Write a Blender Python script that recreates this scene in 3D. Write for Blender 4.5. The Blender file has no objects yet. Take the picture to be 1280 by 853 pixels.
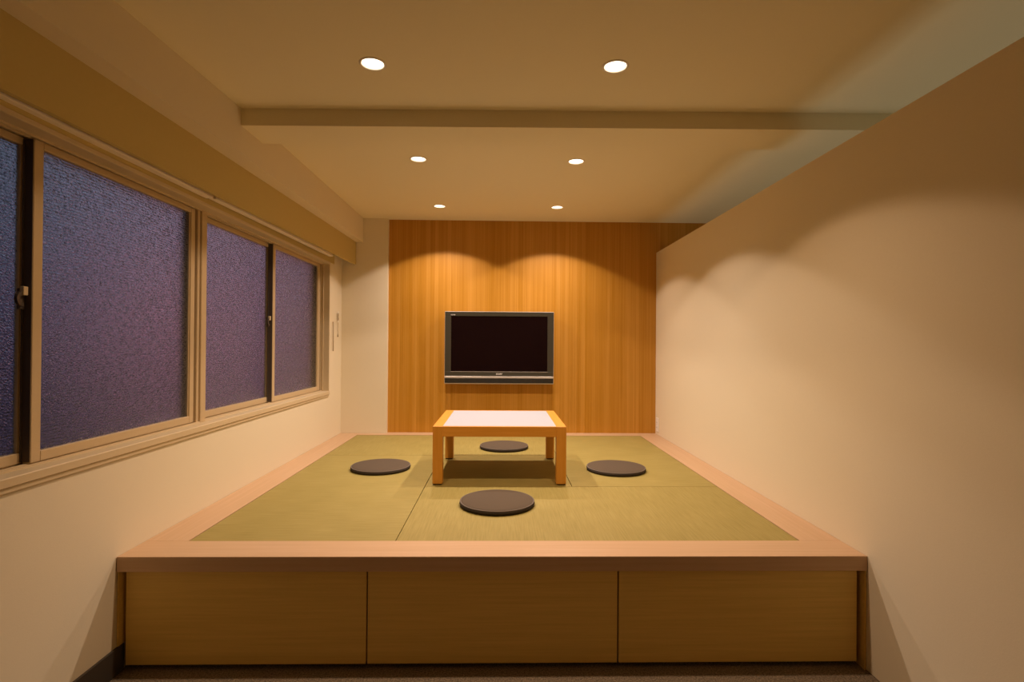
import bpy, bmesh, math, random
from mathutils import Vector, Matrix
random.seed(7)
scn = bpy.context.scene
COL = scn.collection
PI = math.pi

# ------------------------------------------------------------------ measures (metres, floor z = 0)
XL, XR = -1.517, 1.498           # window wall, partition
XO = 3.3                         # far side of the corridor behind the partition
YF, YB = -2.6, 5.094             # wall behind the viewer, face of the timber panel
ZD = 0.466                       # platform height
ZC, ZU = 2.508, 2.62             # ceiling, top of the walls
TX, TY, S = -1.3345, 2.298, 2.65 # tatami field
U = S / 3

# ------------------------------------------------------------------ mesh helpers
class MB:
    def __init__(s): s.bm = bmesh.new()
    def box(s, x0, x1, y0, y1, z0, z1, bev=0.0, seg=2):
        t = bmesh.new()
        vs = [t.verts.new((x, y, z)) for x in (x0, x1) for y in (y0, y1) for z in (z0, z1)]
        for f in ((0,1,3,2),(4,6,7,5),(0,4,5,1),(2,3,7,6),(0,2,6,4),(1,5,7,3)):
            t.faces.new([vs[i] for i in f])
        if bev > 0:
            bmesh.ops.bevel(t, geom=t.edges[:], offset=bev, segments=seg, profile=.6, affect='EDGES')
        bmesh.ops.recalc_face_normals(t, faces=t.faces)
        me = bpy.data.meshes.new('t'); t.to_mesh(me); t.free()
        s.bm.from_mesh(me); bpy.data.meshes.remove(me)
        return s
    def hexa(s, pts):
        """eight corners: bottom ring of four then top ring of four"""
        vs = [s.bm.verts.new(p) for p in pts]
        for f in ((3,2,1,0),(4,5,6,7),(0,1,5,4),(1,2,6,5),(2,3,7,6),(3,0,4,7)):
            s.bm.faces.new([vs[i] for i in f])
        return s
    def lathe(s, prof, n=64, cx=0, cy=0, cz=0, close=False):
        rings = []
        for r, z in prof:
            if r < 1e-6:
                rings.append([s.bm.verts.new((cx, cy, cz + z))])
            else:
                rings.append([s.bm.verts.new((cx + r*math.cos(2*PI*k/n), cy + r*math.sin(2*PI*k/n), cz + z)) for k in range(n)])
        pairs = list(zip(rings[:-1], rings[1:]))
        if close: pairs.append((rings[-1], rings[0]))
        for a, b in pairs:
            for k in range(n):
                k2 = (k + 1) % n
                if len(a) == 1 and len(b) == 1: continue
                if len(a) == 1: s.bm.faces.new((a[0], b[k], b[k2]))
                elif len(b) == 1: s.bm.faces.new((a[k], a[k2], b[0]))
                else: s.bm.faces.new((a[k], a[k2], b[k2], b[k]))
        return s
    def tube(s, pts, r, n=8):
        pts = [Vector(p) for p in pts]
        rings = []
        for i, p in enumerate(pts):
            d = (pts[min(i+1, len(pts)-1)] - pts[max(i-1, 0)]).normalized()
            a = d.orthogonal().normalized(); b = d.cross(a)
            if rings:
                a = (pa - d*pa.dot(d)).normalized(); b = d.cross(a)
            pa = a
            rings.append([s.bm.verts.new(p + a*r*math.cos(2*PI*k/n) + b*r*math.sin(2*PI*k/n)) for k in range(n)])
        for A, B in zip(rings[:-1], rings[1:]):
            for k in range(n):
                s.bm.faces.new((A[k], A[(k+1)%n], B[(k+1)%n], B[k]))
        s.bm.faces.new(rings[0][::-1]); s.bm.faces.new(rings[-1])
        return s
    def build(s, name, mat, parent=None, smooth=False):
        bmesh.ops.recalc_face_normals(s.bm, faces=s.bm.faces)
        me = bpy.data.meshes.new(name); s.bm.to_mesh(me); s.bm.free()
        if smooth:
            for p in me.polygons: p.use_smooth = True
        me.materials.append(mat)
        o = bpy.data.objects.new(name, me); COL.objects.link(o)
        if parent is not None: o.parent = parent
        return o

def tag(o, label=None, cat=None, group=None, kind=None):
    if label: o['label'] = label
    if cat: o['category'] = cat
    if group: o['group'] = group
    if kind: o['kind'] = kind
    return o
def thing(name, loc, label, cat, group=None, kind=None, rotz=0):
    o = bpy.data.objects.new(name, None); COL.objects.link(o)
    o.location = loc; o.rotation_euler = (0, 0, rotz); o.empty_display_size = .05
    return tag(o, label, cat, group, kind)
def struct(name, mb, mat, label, cat, smooth=False):
    return tag(mb.build(name, mat, None, smooth), label, cat, None, 'structure')
def dup(root, loc, label, rotz=0):
    r = root.copy(); COL.objects.link(r); r.location = loc; r.rotation_euler = (0, 0, rotz); r['label'] = label
    for ch in list(root.children):
        c = ch.copy(); COL.objects.link(c); c.parent = r
        for g in list(ch.children):
            d = g.copy(); COL.objects.link(d); d.parent = c
    return r

# ------------------------------------------------------------------ materials
def new_mat(name):
    m = bpy.data.materials.new(name); m.use_nodes = True
    nt = m.node_tree; b = nt.nodes['Principled BSDF']
    return m, nt, b
def node(nt, typ, **kw):
    n = nt.nodes.new(typ)
    for k, v in kw.items(): setattr(n, k, v)
    return n
def plain(name, col, rough=.5, metal=0.0, spec=.5, bump=None):
    m, nt, b = new_mat(name)
    b.inputs['Base Color'].default_value = (*col, 1); b.inputs['Roughness'].default_value = rough
    b.inputs['Metallic'].default_value = metal; b.inputs['Specular IOR Level'].default_value = spec
    tc = node(nt, 'ShaderNodeTexCoord'); nz = node(nt, 'ShaderNodeTexNoise')
    nz.inputs['Scale'].default_value = bump[0] if bump else 60
    nz.inputs['Detail'].default_value = 3
    nt.links.new(tc.outputs['Object'], nz.inputs['Vector'])
    mx = node(nt, 'ShaderNodeMix', data_type='RGBA')
    mx.inputs[6].default_value = (*[c*.97 for c in col], 1); mx.inputs[7].default_value = (*[min(1, c*1.03) for c in col], 1)
    nt.links.new(nz.outputs['Fac'], mx.inputs[0]); nt.links.new(mx.outputs[2], b.inputs['Base Color'])
    if bump:
        bp = node(nt, 'ShaderNodeBump'); bp.inputs['Strength'].default_value = bump[1]; bp.inputs['Distance'].default_value = bump[2]
        nt.links.new(nz.outputs['Fac'], bp.inputs['Height']); nt.links.new(bp.outputs['Normal'], b.inputs['Normal'])
    return m
def grain(name, c0, c1, scale, rough=.45, strips=None, spec=.4):
    """wood: noise stretched along one axis; strips = (axis, width, amount) for joined staves"""
    m, nt, b = new_mat(name)
    tc = node(nt, 'ShaderNodeTexCoord'); mp = node(nt, 'ShaderNodeMapping')
    mp.inputs['Scale'].default_value = scale
    nt.links.new(tc.outputs['Object'], mp.inputs['Vector'])
    nz = node(nt, 'ShaderNodeTexNoise'); nz.inputs['Scale'].default_value = 1; nz.inputs['Detail'].default_value = 5; nz.inputs['Roughness'].default_value = .6
    nt.links.new(mp.outputs['Vector'], nz.inputs['Vector'])
    fac = nz.outputs['Fac']
    if strips:
        ax, w, amt = strips
        sp = node(nt, 'ShaderNodeSeparateXYZ'); nt.links.new(tc.outputs['Object'], sp.inputs[0])
        dv = node(nt, 'ShaderNodeMath', operation='DIVIDE'); dv.inputs[1].default_value = w
        nt.links.new(sp.outputs[ax], dv.inputs[0])
        fl = node(nt, 'ShaderNodeMath', operation='FLOOR'); nt.links.new(dv.outputs[0], fl.inputs[0])
        wn = node(nt, 'ShaderNodeTexWhiteNoise', noise_dimensions='1D'); nt.links.new(fl.outputs[0], wn.inputs['W'])
        # a dark hairline at each joint
        fr = node(nt, 'ShaderNodeMath', operation='FRACT'); nt.links.new(dv.outputs[0], fr.inputs[0])
        ad = node(nt, 'ShaderNodeMath', operation='MULTIPLY_ADD'); ad.inputs[1].default_value = amt; ad.inputs[2].default_value = -amt/2
        nt.links.new(wn.outputs['Value'], ad.inputs[0])
        sm = node(nt, 'ShaderNodeMath', operation='ADD'); nt.links.new(fac, sm.inputs[0]); nt.links.new(ad.outputs[0], sm.inputs[1])
        gt = node(nt, 'ShaderNodeMath', operation='LESS_THAN'); gt.inputs[1].default_value = .07; nt.links.new(fr.outputs[0], gt.inputs[0])
        ms = node(nt, 'ShaderNodeMath', operation='MULTIPLY_ADD'); ms.inputs[1].default_value = -.22
        nt.links.new(gt.outputs[0], ms.inputs[0]); nt.links.new(sm.outputs[0], ms.inputs[2])
        fac = ms.outputs[0]
    cr = node(nt, 'ShaderNodeValToRGB')
    cr.color_ramp.elements[0].position = .25; cr.color_ramp.elements[0].color = (*c0, 1)
    cr.color_ramp.elements[1].position = .75; cr.color_ramp.elements[1].color = (*c1, 1)
    nt.links.new(fac, cr.inputs['Fac']); nt.links.new(cr.outputs['Color'], b.inputs['Base Color'])
    b.inputs['Roughness'].default_value = rough; b.inputs['Specular IOR Level'].default_value = spec
    return m
def tatami(name, rib_axis):
    """woven rush: fine ribs across the mat, faint long colour streaks"""
    m, nt, b = new_mat(name)
    tc = node(nt, 'ShaderNodeTexCoord')
    wv = node(nt, 'ShaderNodeTexWave', wave_type='BANDS', bands_direction=rib_axis)
    wv.inputs['Scale'].default_value = 70; wv.inputs['Distortion'].default_value = .3
    nt.links.new(tc.outputs['Object'], wv.inputs['Vector'])
    mp = node(nt, 'ShaderNodeMapping'); mp.inputs['Scale'].default_value = (6, 160, 1) if rib_axis == 'Y' else (160, 6, 1)
    nt.links.new(tc.outputs['Object'], mp.inputs['Vector'])
    nz = node(nt, 'ShaderNodeTexNoise'); nz.inputs['Scale'].default_value = 1; nz.inputs['Detail'].default_value = 4
    nt.links.new(mp.outputs['Vector'], nz.inputs['Vector'])
    nz2 = node(nt, 'ShaderNodeTexNoise'); nz2.inputs['Scale'].default_value = 5; nz2.inputs['Detail'].default_value = 2
    nt.links.new(tc.outputs['Object'], nz2.inputs['Vector'])
    ad = node(nt, 'ShaderNodeMath', operation='MULTIPLY_ADD'); ad.inputs[1].default_value = .35
    nt.links.new(nz2.outputs['Fac'], ad.inputs[0]); nt.links.new(nz.outputs['Fac'], ad.inputs[2])
    cr = node(nt, 'ShaderNodeValToRGB')
    cr.color_ramp.elements[0].position = .35; cr.color_ramp.elements[0].color = (*TAT0, 1)
    cr.color_ramp.elements[1].position = 1.0; cr.color_ramp.elements[1].color = (*TAT1, 1)
    nt.links.new(ad.outputs[0], cr.inputs['Fac']); nt.links.new(cr.outputs['Color'], b.inputs['Base Color'])
    bp = node(nt, 'ShaderNodeBump'); bp.inputs['Strength'].default_value = .25; bp.inputs['Distance'].default_value = .001
    nt.links.new(wv.outputs['Fac'], bp.inputs['Height']); nt.links.new(bp.outputs['Normal'], b.inputs['Normal'])
    b.inputs['Roughness'].default_value = .6; b.inputs['Specular IOR Level'].default_value = .25
    return m

TAT0, TAT1 = (.255, .203, .048), (.365, .293, .092)
M = {}
M['wall'] = plain('white wallpaper', (.73, .645, .46), .9, spec=.15, bump=(220, .12, .002))
M['ceil'] = plain('ceiling wallpaper', (.79, .72, .49), .95, spec=.1, bump=(220, .1, .002))
M['panel'] = grain('orange timber veneer', (.42, .188, .010), (.54, .265, .040), (70, 70, .7), .45, strips=(0, .0405, .30), spec=.35)
M['beech_x'] = grain('pale beech along x', (.505, .33, .178), (.58, .39, .235), (1.5, 60, 60), .42)
M['beech_y'] = grain('pale beech along y', (.505, .33, .178), (.58, .39, .235), (60, 1.5, 60), .42)
M['drawer'] = grain('oak veneer along x', (.65, .445, .10), (.77, .535, .14), (2.5, 60, 90), .5)
M['table_x'] = grain('honey timber along x', (.575, .248, .022), (.665, .31, .045), (3, 60, 60), .4)
M['table_y'] = grain('honey timber along y', (.575, .248, .022), (.665, .31, .045), (60, 3, 60), .4)
M['table_z'] = grain('honey timber along z', (.575, .248, .022), (.665, .31, .045), (60, 60, 3), .4)
M['white_top'] = plain('white laminate', (.47, .49, .54), .35)
M['tat_x'] = tatami('tatami ribs across x', 'X')
M['tat_y'] = tatami('tatami ribs across y', 'Y')
M['cushion'] = plain('grey brown felt', (.105, .079, .054), .95, spec=.1, bump=(500, .5, .002))
M['cushion_edge'] = plain('grey felt edge', (.155, .128, .105), .9, spec=.1)
M['cushion_base'] = plain('dark cushion base', (.05, .041, .034), .95, spec=.1)
M['alu'] = plain('champagne coated aluminium', (.54, .41, .23), .45, spec=.4)
M['alu_dark'] = plain('dark brush seal', (.075, .052, .036), .7)
M['casing'] = plain('beige window casing', (.60, .48, .29), .5, spec=.3)
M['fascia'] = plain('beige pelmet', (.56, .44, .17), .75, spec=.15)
M['blind'] = plain('pale blind slats', (.85, .76, .62), .5)
M['metal'] = plain('nickel', (.55, .5, .44), .3, .9)
M['black'] = plain('black plastic', (.018, .016, .013), .35)
M['bezel'] = plain('gloss black bezel', (.045, .040, .026), .3)
M['screen'] = plain('screen glass', (.008, .003, .003), .12, spec=.2)
M['silver'] = plain('silver plastic', (.55, .50, .44), .35, .3)
M['logo'] = plain('silver lettering', (.75, .72, .68), .4, .3)
M['base'] = plain('dark vinyl baseboard', (.060, .048, .036), .6)
M['kick'] = plain('black kick board', (.02, .016, .014), .8)
M['white_plastic'] = plain('white plastic', (.80, .76, .68), .4)
M['ring'] = plain('white enamel ring', (.76, .70, .60), .45)
M['cord'] = plain('beige cord', (.42, .33, .20), .8)
M['pale_cord'] = plain('pale cord', (.75, .66, .5), .8)
M['rubber'] = plain('black rubber', (.015, .013, .012), .9)
# carpet
m, nt, b = new_mat('brown flecked carpet')
tc = node(nt, 'ShaderNodeTexCoord'); nz = node(nt, 'ShaderNodeTexNoise'); nz.inputs['Scale'].default_value = 140; nz.inputs['Detail'].default_value = 6; nz.inputs['Roughness'].default_value = .8
nt.links.new(tc.outputs['Object'], nz.inputs['Vector'])
cr = node(nt, 'ShaderNodeValToRGB'); cr.color_ramp.elements[0].position = .4; cr.color_ramp.elements[0].color = (.12, .094, .065, 1)
cr.color_ramp.elements[1].position = .62; cr.color_ramp.elements[1].color = (.40, .32, .225, 1)
nt.links.new(nz.outputs['Fac'], cr.inputs['Fac']); nt.links.new(cr.outputs['Color'], b.inputs['Base Color'])
bp = node(nt, 'ShaderNodeBump'); bp.inputs['Strength'].default_value = .8; bp.inputs['Distance'].default_value = .006
nt.links.new(nz.outputs['Fac'], bp.inputs['Height']); nt.links.new(bp.outputs['Normal'], b.inputs['Normal'])
b.inputs['Roughness'].default_value = 1; b.inputs['Specular IOR Level'].default_value = .05
M['carpet'] = m
# figured frosted glass: ripples pressed into the pane
m, nt, b = new_mat('figured frosted glass')
tc = node(nt, 'ShaderNodeTexCoord'); mp = node(nt, 'ShaderNodeMapping'); mp.inputs['Scale'].default_value = (1, 26, 92)
nt.links.new(tc.outputs['Object'], mp.inputs['Vector'])
nz = node(nt, 'ShaderNodeTexNoise'); nz.inputs['Scale'].default_value = 1; nz.inputs['Detail'].default_value = 3
nt.links.new(mp.outputs['Vector'], nz.inputs['Vector'])
bp = node(nt, 'ShaderNodeBump'); bp.inputs['Strength'].default_value = 1; bp.inputs['Distance'].default_value = .0085
wv = node(nt, 'ShaderNodeTexWave', wave_type='BANDS', bands_direction='Z'); wv.inputs['Scale'].default_value = 28; wv.inputs['Distortion'].default_value = 3.5
wv.inputs['Detail'].default_value = 2; wv.inputs['Detail Scale'].default_value = 3
nt.links.new(tc.outputs['Object'], wv.inputs['Vector'])
hm = node(nt, 'ShaderNodeMath', operation='MULTIPLY_ADD'); hm.inputs[1].default_value = .32
nt.links.new(wv.outputs['Fac'], hm.inputs[0]); nt.links.new(nz.outputs['Fac'], hm.inputs[2])
nt.links.new(hm.outputs[0], bp.inputs['Height']); nt.links.new(bp.outputs['Normal'], b.inputs['Normal'])
b.inputs['Base Color'].default_value = (.96, .97, 1, 1); b.inputs['Transmission Weight'].default_value = 1
b.inputs['Roughness'].default_value = .2; b.inputs['IOR'].default_value = 1.16
M['glass'] = m
# lamp lens
m, nt, b = new_mat('lit lamp lens')
b.inputs['Base Color'].default_value = (.9, .85, .75, 1)
b.inputs['Emission Color'].default_value = (1, .86, .66, 1); b.inputs['Emission Strength'].default_value = 4.0
M['lens'] = m

# ------------------------------------------------------------------ room shell
struct('floor', MB().box(XL-.2, XO, YF, YB+.1, -.05, 0), M['carpet'], 'dark brown flecked carpet floor in front of the platform', 'floor')

WY0, WY1, WZ0, WZ1 = .875, 4.675, .868, 2.028     # window opening
w = MB()
w.box(XL-.18, XL, YF, WY0, 0, ZU); w.box(XL-.18, XL, WY1, YB+.1, 0, ZU)
w.box(XL-.18, XL, WY0, WY1, 0, WZ0); w.box(XL-.18, XL, WY0, WY1, WZ1, ZU)
struct('wall_left', w, M['wall'], 'cream papered wall under and around the windows', 'wall')
# the white pier stands proud of the timber panel
struct('wall_back', MB().box(XL, -1.084, YB-.05, YB+.1, 0, ZC+.1), M['wall'], 'narrow cream wall strip left of the timber panel', 'wall')
struct('wall_front', MB().box(XL-.2, XO+.1, YF-.1, YF, 0, ZU), M['wall'], 'plain wall behind the viewer', 'wall')
struct('wall_corridor', MB().box(XO, XO+.1, YF, YB+.1, 0, ZU), M['wall'], 'plain wall at the far side of the corridor', 'wall')
struct('wall_right', MB().box(XR, XR+.10, -.4, YB, 0, 2.2167, .002, 1), M['wall'], 'tall cream partition wall that stops short of the ceiling', 'wall')

# ceiling with round cut-outs for the lamps, a shallow beam crossing it
R_CUT = .051
LAMPS = [(-.555, 2.253, ZC), (.479, 2.240, ZC), (-.542, 3.41, ZC), (.477, 3.413, ZC), (-.541, 4.575, ZC), (.476, 4.562, ZC)]
xa, xb = XL-.2, XO+.1
c = MB(); bm = c.bm
vs = [bm.verts.new((x, y, ZC)) for x, y in ((xa, YF-.1), (xb, YF-.1), (xb, YB+.1), (xa, YB+.1))]
edges = [bm.edges.new((vs[i], vs[(i+1) % 4])) for i in range(4)]
for cx, cy, _ in LAMPS:
    h = [bm.verts.new((cx + R_CUT*math.cos(2*PI*k/40), cy + R_CUT*math.sin(2*PI*k/40), ZC)) for k in range(40)]
    edges += [bm.edges.new((h[k], h[(k+1) % 40])) for k in range(40)]
bmesh.ops.triangle_fill(bm, use_beauty=True, use_dissolve=False, edges=edges)
struct('ceiling', c, M['ceil'], 'flat cream ceiling with six recessed downlights', 'ceiling')
BZ = 2.421
def by0(x): return 2.704 - .0184*(x + 1.327)
def by1(x): return 2.947 - .0066*(x + .925)
x0, x1 = -1.40, XO
struct('trim_5', MB().hexa([(x0, by0(x0), BZ), (x1, by0(x1), BZ), (x1, by1(x1), BZ), (x0, by1(x0), BZ),
                            (x0, by0(x0), ZC+.005), (x1, by0(x1), ZC+.005), (x1, by1(x1), ZC+.005), (x0, by1(x0), ZC+.005)]),
       M['ceil'], 'shallow cream beam crossing the ceiling from side to side', 'ceiling beam')
# roof slab above, keeps the evening sky out
struct('trim_1', MB().box(XL-.2, XO+.1, YF-.1, YB+.2, ZU+.12, ZU+.2), M['ceil'], 'slab above the suspended ceiling', 'ceiling slab')
struct('wall_rear', MB().box(XL-.2, XO+.1, YB+.02, YB+.2, 0, ZU+.12), M['wall'], 'structural wall behind the timber panel', 'wall')

# soffit over the windows (its face runs slightly out of square) and the pelmet under it
SZ = 2.279
def fx(y): return -1.384 - (YB - y)*.019
def sx(y): return -1.318 - (YB - y)*.0045 if y > 2.7 else -1.3288 - (2.7 - y)*.033
ya, ym, yb_ = YF, 2.7, YB-.05
st = MB()
for a, b2 in ((ya, ym), (ym, yb_)):
    st.hexa([(XL, a, SZ), (sx(a), a, SZ), (sx(b2), b2, SZ), (XL, b2, SZ), (XL, a, ZC+.01), (sx(a), a, ZC+.01), (sx(b2), b2, ZC+.01), (XL, b2, ZC+.01)])
struct('trim_2', st, M['wall'], 'cream boxed soffit running above the windows', 'soffit')
FZ = 2.054
y0, y1 = .2, YB-.055
struct('trim_3', MB().hexa([(fx(y0)-.02, y0, FZ-.01), (fx(y0), y0, FZ-.01), (fx(y1), y1, FZ+.012), (fx(y1)-.02, y1, FZ+.012),
                            (fx(y0)-.02, y0, SZ), (fx(y0), y0, SZ), (fx(y1), y1, SZ), (fx(y1)-.02, y1, SZ)]),
       M['fascia'], 'beige pelmet board hiding the blinds above the windows', 'pelmet')
struct('trim_6', MB().box(XL, XL+.009, .2, YB-.30, WZ1+.001, SZ, .001, 1), M['fascia'], 'added beige board behind the raised blinds, darkening the shaded wall strip', 'added shade board')  # added board: its ochre deepens the pelmet's shade on the wall above the casing
struct('baseboard_left', MB().box(XL, XL+.010, YF, 2.165, 0, .108, .002, 1), M['base'], 'dark brown baseboard along the window wall', 'baseboard')

# timber panel covering the back wall
tag(MB().box(-1.084, XO, YB, YB+.02, ZD-.06, ZC).build('timber_wall_panel', M['panel']),
    'orange brown vertical-grain timber panel across the back wall', 'wall panel', None, 'structure')

# ------------------------------------------------------------------ windows
cs = MB()
cs.box(-1.69, -1.503, WY0, WY1, WZ0, .899, .003, 1)                 # bottom member / sill
cs.box(-1.69, -1.507, WY1-.015, WY1, .899, WZ1, .001, 1)            # jambs
cs.box(-1.69, -1.507, WY0, WY0+.015, .899, WZ1, .001, 1)
cs.box(-1.69, -1.505, WY0, WY1, 2.010, WZ1, .002, 1)                # head
cs.box(-1.520, -1.509, WY0, WY1, WZ0-.016, WZ0)                     # caulked lip below the sill
for x in (-1.572, -1.598, -1.630):                                  # tracks
    cs.box(x-.004, x+.004, WY0+.015, WY1-.015, .899, .905); cs.box(x-.004, x+.004, WY0+.015, WY1-.015, 2.004, 2.010)
for x in (-1.560, -1.580):
    cs.box(x-.0025, x+.0025, WY1-.022, WY1-.015, .905, 2.01)
struct('trim_4', cs, M['casing'], 'beige casing and sill surrounding both windows', 'window casing')

def lock(sash, x, y, z):
    g = MB()
    g.box(x, x+.008, y-.012, y+.012, z-.035, z+.035, .002, 1)
    for k in range(9):
        a0, a1 = -PI/2 + PI*k/9, -PI/2 + PI*(k+1)/9
        ps = []
        for zz in (x+.008, x+.018):
            for rr, a in ((.014, a0), (.026, a0), (.026, a1), (.014, a1)):
                ps.append((zz, y - rr*math.cos(a)-.004, z + rr*math.sin(a)))
        g.hexa(ps)
    k = g.build('crescent_lock', M['alu_dark'], sash)
    MB().box(x+.008, x+.022, y-.010, y+.008, z+.012, z+.042, .003, 2).build('lock_lever', M['casing'], k)
def sash(root, x, ya, yb, sl, sr, lockside=None):
    """one sliding sash: stiles, rails, pane; x is the room-side face"""
    z0, z1, r0, r1, d = .905, 2.006, .036, .026, .028
    s = MB()
    s.box(x-d, x, ya, ya+sl, z0, z1, .002, 1); s.box(x-d, x, yb-sr, yb, z0, z1, .002, 1)
    s.box(x-d, x, ya+sl, yb-sr, z0, z0+r0, .002, 1); s.box(x-d, x, ya+sl, yb-sr, z1-r1, z1, .002, 1)
    for (a, b_, c0, c1) in ((ya+sl, ya+sl+.006, z0+r0, z1-r1), (yb-sr-.006, yb-sr, z0+r0, z1-r1)):
        s.box(x-.018, x-.006, a, b_, c0, c1)
    o = s.build('sash', M['alu'], root)
    MB().box(x-.016, x-.011, ya+sl-.004, yb-sr+.004, z0+r0-.004, z1-r1+.004).build('glass_pane', M['glass'], o)
    if lockside is not None: lock(o, x, lockside, 1.455)
    return o
XI, XOUT = -1.585, -1.617
w1 = thing('window_1', (0, 0, 0), 'nearer two-pane frosted sliding window at the left edge', 'window', None, 'structure')
w2 = thing('window_2', (0, 0, 0), 'further two-pane frosted sliding window beside the back wall', 'window', None, 'structure')
sash(w1, XOUT, .892, 1.852, .040, .036)
sash(w1, XI, 1.818, 2.762, .038, .036)
sash(w2, XOUT, 2.842, 3.735, .040, .036)
sash(w2, XI, 3.698, 4.658, .038, .060)
for root, yy in ((w1, 1.835), (w2, 3.712)):
    # brush seals and the lock on the meeting stile of the outer sash
    o = MB().box(XOUT, XOUT+.004, yy-.024, yy+.012, .912, 2.000).build('brush_seal', M['alu_dark'], root)
    o = MB().box(XI-.028, XI-.003, yy-.0186, yy-.0160, .910, 2.002).build('brush_seal', M['alu_dark'], root)
    lock(root.children[0], XOUT+.001, yy-.03, 1.46)
mu = MB()
mu.box(-1.66, -1.566, 2.790, 2.838, .899, 2.010, .002, 1); mu.box(-1.66, -1.575, 2.768, 2.790, .899, 2.010, .002, 1)
mu.build('mullion', M['alu'], w2)

# ------------------------------------------------------------------ raised blinds under the pelmet, cords
def blind(y0, y1, label):
    xc = lambda y: fx(y) - .050
    t = thing('raised_blind', (xc((y0+y1)/2), (y0+y1)/2, 2.041 + .0026*(y0+y1)/2), label, 'blind', 'blinds drawn up behind the pelmet')
    t.rotation_euler = (0, 0, -math.atan(.019))
    L = (y1-y0)/2
    MB().box(-.019, .019, -L, L, 0, .012, .003, 2).build('bottom_rail', M['blind'], t)
    s = MB()
    for k in range(14): s.box(-.0175, .0175, -L+.004, L-.004, .0135+k*.0045, .0155+k*.0045)
    tag(s.build('slat_stack', M['blind'], t), kind=None)
    MB().box(-.018, .018, -L, L, .200, .2405, .002, 1).build('head_rail', M['alu'], t)
    for yy in (-L*.7, 0, L*.7): MB().tube([(.012, yy, .07), (.012, yy, .21)], .0012).build('ladder_cord', M['pale_cord'], t)
blind(.55, 2.700, 'drawn-up pale blind behind the pelmet over the nearer window')
blind(2.725, 4.50, 'drawn-up pale blind behind the pelmet over the further window')

t = thing('blind_wand', (XL+.012, 4.768, 1.375), 'slim tan wand hanging on the wall beside the further window', 'blind wand')
MB().tube([(0, 0, -.13), (0, 0, .135)], .0042, 10).build('rod', M['cord'], t, True)
MB().tube([(-.012, 0, .128), (0, 0, .131), (.004, 0, .136)], .002).build('hook', M['pale_cord'], t)
t = thing('cord_cleat', (XL, 4.90, 1.56), 'small pale cord cleat with wound cord near the room corner', 'cord cleat')
MB().box(0, .010, -.009, .009, -.035, .035, .003, 2).box(.010, .016, -.007, .007, .030, .052, .002, 1).box(.010, .016, -.007, .007, -.052, -.030, .002, 1).build('cleat_body', M['white_plastic'], t)
pts = []
for k in range(61):
    a = 2*PI*k/20
    pts.append((.014 + .001*math.sin(a*3), .011*math.sin(a), .034*math.sin(a/2 + .4*k/60)))
MB().tube(pts, .0022).build('wound_cord', M['cord'], t, True)
MB().tube([(.013, .006, -.02), (.010, .010, -.07), (.008, .008, -.12), (.009, .011, -.165)], .002).tube([(.009, .011, -.163), (.009, .011, -.185)], .005).build('cord_tail', M['cord'], t, True)

# ------------------------------------------------------------------ raised platform with drawers
PF = 2.127
pl = thing('platform', (0, PF, 0), 'raised pale wood platform with a drawer front filling the alcove', 'platform')
def P(name, mb, mat, label=None):
    o = mb.build(name, mat, pl); o.matrix_parent_inverse = Matrix.Translation((0, -PF, 0))
    if label: o['label'] = label
    return o
Z0 = .406
GP = .0015                          # fitting gap to the walls
TX1, TY1 = TX+S, TY+S
P('front_rim_board', MB().box(XL+GP, XR-GP, PF, TY, Z0, ZD, .0012, 1), M['beech_x'])
P('side_rim_board', MB().box(XL+GP, TX, TY, YB-.05-GP, Z0, ZD), M['beech_y'])
P('side_rim_board', MB().box(TX1, XR-GP, TY, YB-GP, Z0, ZD), M['beech_y'])
P('back_rim_board', MB().box(TX, TX1, TY1, YB-.05-GP, Z0, ZD).box(-1.084+GP, TX1, YB-.05-GP, YB-GP, Z0, ZD), M['beech_x'])
P('deck_board', MB().box(TX+.002, TX1-.002, TY+.002, TY1-.002, .39, .428), M['beech_x'])
P('side_panel', MB().box(XL+GP, XL+.007, PF+.006, YB-.06, .109, Z0), M['drawer'])
P('side_panel', MB().box(XR-.007, XR-GP, PF+.006, YB-.06, 0, Z0), M['drawer'])
P('kick_board', MB().box(XL+.012, XR-.012, 2.23, 2.25, 0, Z0), M['kick'], 'dark recessed kick board')
DY = 2.155
for a, b_ in ((-1.497, -.5385), (-.5325, .4815), (.4875, 1.473)):
    P('drawer', MB().box(a, b_, DY, DY+.02, .022, .403, .0015, 1).box(a+.02, b_-.02, DY+.02, 2.225, .04, .36), M['drawer'])

# ------------------------------------------------------------------ tatami mats
def mat_(ix0, ix1, iy0, iy1, kind, label, cat='tatami mat'):
    g = .0016
    x0, x1, y0, y1 = TX+U*ix0+g, TX+U*ix1-g, TY+U*iy0+g, TY+U*iy1-g
    t = thing('tatami_mat', ((x0+x1)/2, (y0+y1)/2, .430), label, cat, 'borderless tatami mats on the platform')
    hx, hy = (x1-x0)/2, (y1-y0)/2
    MB().box(-hx, hx, -hy, hy, 0, ZD-.002-.430, .0022, 2).build('woven_rush_cover', M[kind], t)
mat_(0, 1, 0, 2, 'tat_y', 'long green rush mat along the window side of the platform')
mat_(0, 2, 2, 3, 'tat_x', 'green rush mat along the back under the television')
mat_(2, 3, 1, 3, 'tat_y', 'long green rush mat along the partition in the back right corner')
mat_(1, 3, 0, 1, 'tat_x', 'front green rush mat with one cushion, reaching the right front corner')
mat_(1, 2, 1, 2, 'tat_y', 'square half-size green rush mat directly beneath the low table')

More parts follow.
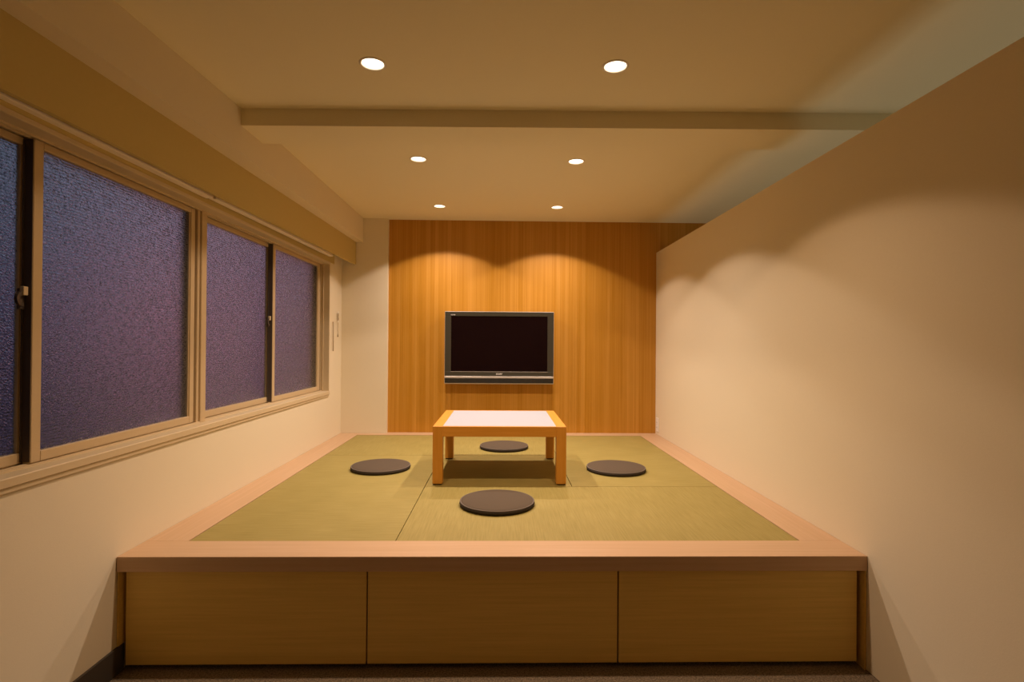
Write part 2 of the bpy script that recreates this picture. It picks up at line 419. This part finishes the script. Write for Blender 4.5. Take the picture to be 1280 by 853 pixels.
# ------------------------------------------------------------------ low table
TX0, TXE, TYF, TYBK, TH = -.410, .399, 3.203, 3.985, .3535
tb = thing('low_table', ((TX0+TXE)/2, (TYF+TYBK)/2, ZD), 'low honey-coloured wooden table with a white inset top', 'table')
hx, hy = (TXE-TX0)/2, (TYBK-TYF)/2
LG, LT = .060, .062
for sx in (-1, 1):
    for sy in (-1, 1):
        xa_, xb_ = sorted((sx*hx, sx*(hx-LG))); ya_, yb_ = sorted((sy*hy, sy*(hy-LG)))
        o = MB().box(xa_, xb_, ya_, yb_, .006, TH, .0015, 1).build('leg', M['table_z'], tb)
        MB().box(xa_+.006, xb_-.006, ya_+.006, yb_-.006, 0, .006).build('foot_pad', M['rubber'], o)
    xa_, xb_ = sorted((sx*hx, sx*(hx-LG)))
    MB().box(xa_, xb_, -hy+LG, hy-LG, TH-LT, TH, .0008, 1).build('side_rail', M['table_y'], tb)
for sy in (-1, 1):
    ya_, yb_ = sorted((sy*hy, sy*(hy-.022)))
    MB().box(-hx+LG, hx-LG, ya_, yb_, TH-LT, TH, .0015, 1).build('end_rail', M['table_x'], tb)
tag(MB().box(-hx+LG, hx-LG, -hy+.022, hy-.022, TH-.025, TH-.0005).build('table_top', M['white_top'], tb), 'white laminate inset top')

# ------------------------------------------------------------------ round floor cushions
def cushion(loc, label):
    t = thing('floor_cushion', loc, label, 'cushion', 'round floor cushions around the low table')
    r = .200
    prof = [(0, .0345), (.07, .0342), (.13, .0332), (.165, .0314), (.183, .0288), (.190, .0262), (.1925, .0242)]
    MB().lathe(prof, 72).build('top_cover', M['cushion'], t, True)
    MB().lathe([(.1945 + .0040*math.cos(2*PI*k/10), .0232 + .0032*math.sin(2*PI*k/10)) for k in range(10)], 72, close=True).build('piping', M['cushion_edge'], t, True)
    MB().lathe([(.1925, .0222), (.1985, .0195), (.2000, .0130), (.1975, .0060), (.192, .0010), (.187, 0), (0, 0)], 72).build('base_cover', M['cushion_base'], t, True)
    return t
ZT = ZD - .002
cu = cushion((-.016, 2.822, ZT), 'round grey-brown floor cushion nearest the viewer, in front of the table')
dup(cu, (-.815, 3.627, ZT), 'round grey-brown floor cushion left of the table on the window side', .6)
dup(cu, (.789, 3.600, ZT), 'round grey-brown floor cushion right of the table on the partition side', 1.3)
dup(cu, (.029, 4.358, ZT), 'round grey-brown floor cushion seen behind the table legs, under the television', 2.1)

# ------------------------------------------------------------------ television
tv = thing('television', (-.018, YB, .941), 'black flat-screen television with silver edge mounted on the timber panel', 'television')
W2, HT = .516, .685
yF = -.110                         # front face
MB().box(-W2, W2, yF+.006, yF+.075, 0, HT, .006, 2).build('casing', M['silver'], tv)
b_ = MB()
zl = .075                          # underside of the bezel
b_.box(-W2+.004, W2-.004, yF, yF+.010, HT-.045, HT-.004, .002, 1); b_.box(-W2+.004, W2-.004, yF, yF+.010, zl, .116, .002, 1)
b_.box(-W2+.004, -.455, yF, yF+.010, .116, HT-.045, .002, 1); b_.box(.455, W2-.004, yF, yF+.010, .116, HT-.045, .002, 1)
bz = b_.build('bezel', M['bezel'], tv)
MB().box(-.456, .456, yF+.004, yF+.008, .115, HT-.044).build('screen', M['screen'], tv)
tr = MB()
tr.box(-.457, .457, yF-.0008, yF+.002, .1155, .1185); tr.build('screen_trim', M['silver'], bz)
MB().box(-W2+.002, W2-.002, yF-.001, yF+.010, .055, .0745, .002, 1).build('silver_strip', M['silver'], tv)
sb = MB().box(-W2+.004, W2-.004, yF, yF+.010, .010, .0545, .002, 1).build('speaker_bar', M['black'], tv)
MB().box(-W2+.01, W2-.01, yF-.0008, yF+.002, .030, .032).build('speaker_groove', M['bezel'], sb)
MB().box(-.25, .25, yF+.075, yF+.092, .15, .55, .004, 1).box(-.30, .30, yF+.090, -.0015, .22, .30).box(-.30, .30, yF+.090, -.0015, .42, .50).build('wall_mount', M['black'], tv)
def lettering(name, txt, size, x, z, parent, align='CENTER'):
    cu_ = bpy.data.curves.new(name, 'FONT'); cu_.body = txt; cu_.size = size; cu_.align_x = align; cu_.extrude = .0004; cu_.offset = .0006
    ob = bpy.data.objects.new(name + '_curve', cu_)
    COL.objects.link(ob)
    dg = bpy.context.evaluated_depsgraph_get()
    me = bpy.data.meshes.new_from_object(ob.evaluated_get(dg)); bpy.data.objects.remove(ob)
    me.transform(Matrix.Translation((x, yF-.0006, z)) @ Matrix.Rotation(PI/2, 4, 'X'))
    me.materials.clear(); me.materials.append(M['logo'])
    o = bpy.data.objects.new(name, me); COL.objects.link(o); o.parent = parent
    return o
lettering('maker_lettering', 'SHARP', .020, 0, .089, bz)
lettering('corner_lettering', 'AQUOS', .012, -.458, HT-.037, bz, 'LEFT')

# ------------------------------------------------------------------ wall outlet on the partition
t = thing('wall_outlet', (XR, 5.015, .560), 'white wall outlet plate low on the partition by the timber panel', 'outlet')
MB().box(-.007, 0, -.038, .038, -.066, .066, .003, 2).build('cover_plate', M['white_plastic'], t)
for zz in (-.024, .024):
    o = MB().box(-.010, -.006, -.014, .014, zz-.016, zz+.016, .001, 1).build('socket', M['white_plastic'], t)
    MB().box(-.0106, -.0098, -.007, -.005, zz-.006, zz+.006).box(-.0106, -.0098, .005, .007, zz-.006, zz+.006).build('socket_slot', M['rubber'], o)
MB().box(-.014, -.007, -.006, .006, -.064, -.052, .002, 1).build('cable_clip', M['pale_cord'], t)

# ------------------------------------------------------------------ recessed downlights
LIGHT_COL = (1.0, .79, .67)
SPOT_W = 97
EDGE = .18            # share of the beam's centre strength left at its rim
def downlight(loc, label):
    t = thing('downlight', loc, label, 'ceiling light', 'recessed downlights in the ceiling')
    MB().lathe([(.0465, .004), (.0465, -.001), (.049, -.0035), (.055, -.003), (.0575, -.0002), (.0575, .0006), (.050, .0008), (.0495, .004)], 48, close=True).build('trim_ring', M['ring'], t, True)
    MB().lathe([(.0485, .004), (.0485, .050), (0, .050)], 48).build('can', M['ring'], t, True)
    MB().lathe([(.0480, .016), (.044, .010), (0, .0085)], 48).build('lens', M['lens'], t, True)
    L = bpy.data.lights.new('lamp', 'SPOT'); L.energy = SPOT_W; L.color = LIGHT_COL
    L.spot_size = math.radians(122); L.spot_blend = .12; L.shadow_soft_size = .028
    # beam profile of the reflector: strongest straight down, falling towards the rim
    L.use_nodes = True; ln = L.node_tree; em = ln.nodes['Emission']
    tc_ = node(ln, 'ShaderNodeTexCoord'); sp_ = node(ln, 'ShaderNodeSeparateXYZ'); ln.links.new(tc_.outputs['Normal'], sp_.inputs[0])
    ab_ = node(ln, 'ShaderNodeMath', operation='ABSOLUTE'); ln.links.new(sp_.outputs['Z'], ab_.inputs[0])
    mr_ = node(ln, 'ShaderNodeMapRange'); mr_.inputs['From Min'].default_value = .485; mr_.inputs['From Max'].default_value = 1
    mr_.inputs['To Min'].default_value = EDGE; mr_.inputs['To Max'].default_value = 1
    ln.links.new(ab_.outputs[0], mr_.inputs['Value']); ln.links.new(mr_.outputs['Result'], em.inputs['Strength'])
    o = bpy.data.objects.new('lamp', L); COL.objects.link(o); o.parent = t; o.location = (0, 0, -.006)
    return t
names = ['lit downlight in front of the ceiling beam, on the window side',
         'lit downlight in front of the ceiling beam, on the partition side',
         'lit downlight just behind the ceiling beam, on the window side',
         'lit downlight just behind the ceiling beam, on the partition side',
         'lit downlight nearest the timber panel, on the window side',
         'lit downlight nearest the timber panel, on the partition side']
d0 = downlight(LAMPS[0], names[0])
downs = [d0] + [dup(d0, l, n) for l, n in zip(LAMPS[1:], names[1:])]
# the front pair burns a little dimmer
front = [o for d in downs[:2] for o in d.children if o.type == 'LIGHT']
dim = front[0].data.copy(); dim.energy = SPOT_W*.65; dim.color = (1.0, .70, .49)
for o in front: o.data = dim

# unseen area light standing in for corridor floor bounce, aimed up at the ceiling
L = bpy.data.lights.new('corridor_light', 'AREA'); L.shape = 'RECTANGLE'; L.size = 1.1; L.size_y = 5; L.energy = 11; L.color = (1.0, .92, .78)
o = bpy.data.objects.new('corridor_light', L); COL.objects.link(o); o.location = (2.3, 2.4, .25); o.rotation_euler = (PI, 0, 0)

# ------------------------------------------------------------------ dusk outside
wd = bpy.data.worlds.new('dusk'); scn.world = wd; wd.use_nodes = True
nt = wd.node_tree; bg = nt.nodes['Background']
tc = node(nt, 'ShaderNodeTexCoord'); sp = node(nt, 'ShaderNodeSeparateXYZ'); nt.links.new(tc.outputs['Generated'], sp.inputs[0])
mr = node(nt, 'ShaderNodeMapRange'); mr.inputs['From Min'].default_value = -.5; mr.inputs['From Max'].default_value = .5
nt.links.new(sp.outputs['Z'], mr.inputs['Value'])
cr = node(nt, 'ShaderNodeValToRGB'); e = cr.color_ramp.elements
e[0].position = 0; e[0].color = (.05, .04, .06, 1)
e[1].position = 1; e[1].color = (.30, .38, .50, 1)
for p_, c_ in ((.36, (.050, .038, .066)), (.47, (.072, .055, .10)), (.57, (.085, .073, .145)), (.70, (.20, .23, .35))):
    k = e.new(p_); k.color = (*c_, 1)
nt.links.new(mr.outputs['Result'], cr.inputs['Fac'])
# the afterglow lies further round: brighter that way, with a rosy patch
m2 = node(nt, 'ShaderNodeMapRange'); m2.inputs['From Min'].default_value = .70; m2.inputs['From Max'].default_value = .92
m2.inputs['To Min'].default_value = .23; m2.inputs['To Max'].default_value = 1.15
nt.links.new(sp.outputs['Y'], m2.inputs['Value']); nt.links.new(m2.outputs['Result'], bg.inputs['Strength'])
dt = node(nt, 'ShaderNodeVectorMath', operation='DOT_PRODUCT'); dt.inputs[1].default_value = (-.464, .884, .06)
nt.links.new(tc.outputs['Generated'], dt.inputs[0])
m3 = node(nt, 'ShaderNodeMapRange', interpolation_type='SMOOTHSTEP'); m3.inputs['From Min'].default_value = .977; m3.inputs['From Max'].default_value = 1
nt.links.new(dt.outputs['Value'], m3.inputs['Value'])
mx = node(nt, 'ShaderNodeMix', data_type='RGBA'); mx.inputs[7].default_value = (.36, .15, .20, 1)
nt.links.new(m3.outputs['Result'], mx.inputs[0]); nt.links.new(cr.outputs['Color'], mx.inputs[6]); nt.links.new(mx.outputs[2], bg.inputs['Color'])

# ------------------------------------------------------------------ camera
cam = bpy.data.cameras.new('camera'); cam.sensor_width = 36; cam.sensor_fit = 'HORIZONTAL'; cam.lens = 660.665/1280*36
co = bpy.data.objects.new('camera', cam); COL.objects.link(co)
R = Vector((.99976884, -.0203457, .0069514)); Uv = Vector((-.00707057, -.00579134, .99995823)); F = Vector((.02030459, .99977623, .00593386))
m4 = Matrix.Identity(4)
for i in range(3):
    m4[i][0] = R[i]; m4[i][1] = Uv[i]; m4[i][2] = -F[i]
m4[0][3], m4[1][3], m4[2][3] = 0, 0, 1.3195
co.matrix_world = m4
cam.clip_start = .02
scn.camera = co

scn.view_settings.view_transform = 'Standard'; scn.view_settings.look = 'None'
scn.view_settings.gamma = 1; scn.view_settings.use_curve_mapping = False
scn.view_settings.exposure = 0
scn.cycles.use_denoising = True
scn.cycles.max_bounces = 16; scn.cycles.diffuse_bounces = 10
scn.cycles.sample_clamp_indirect = 4
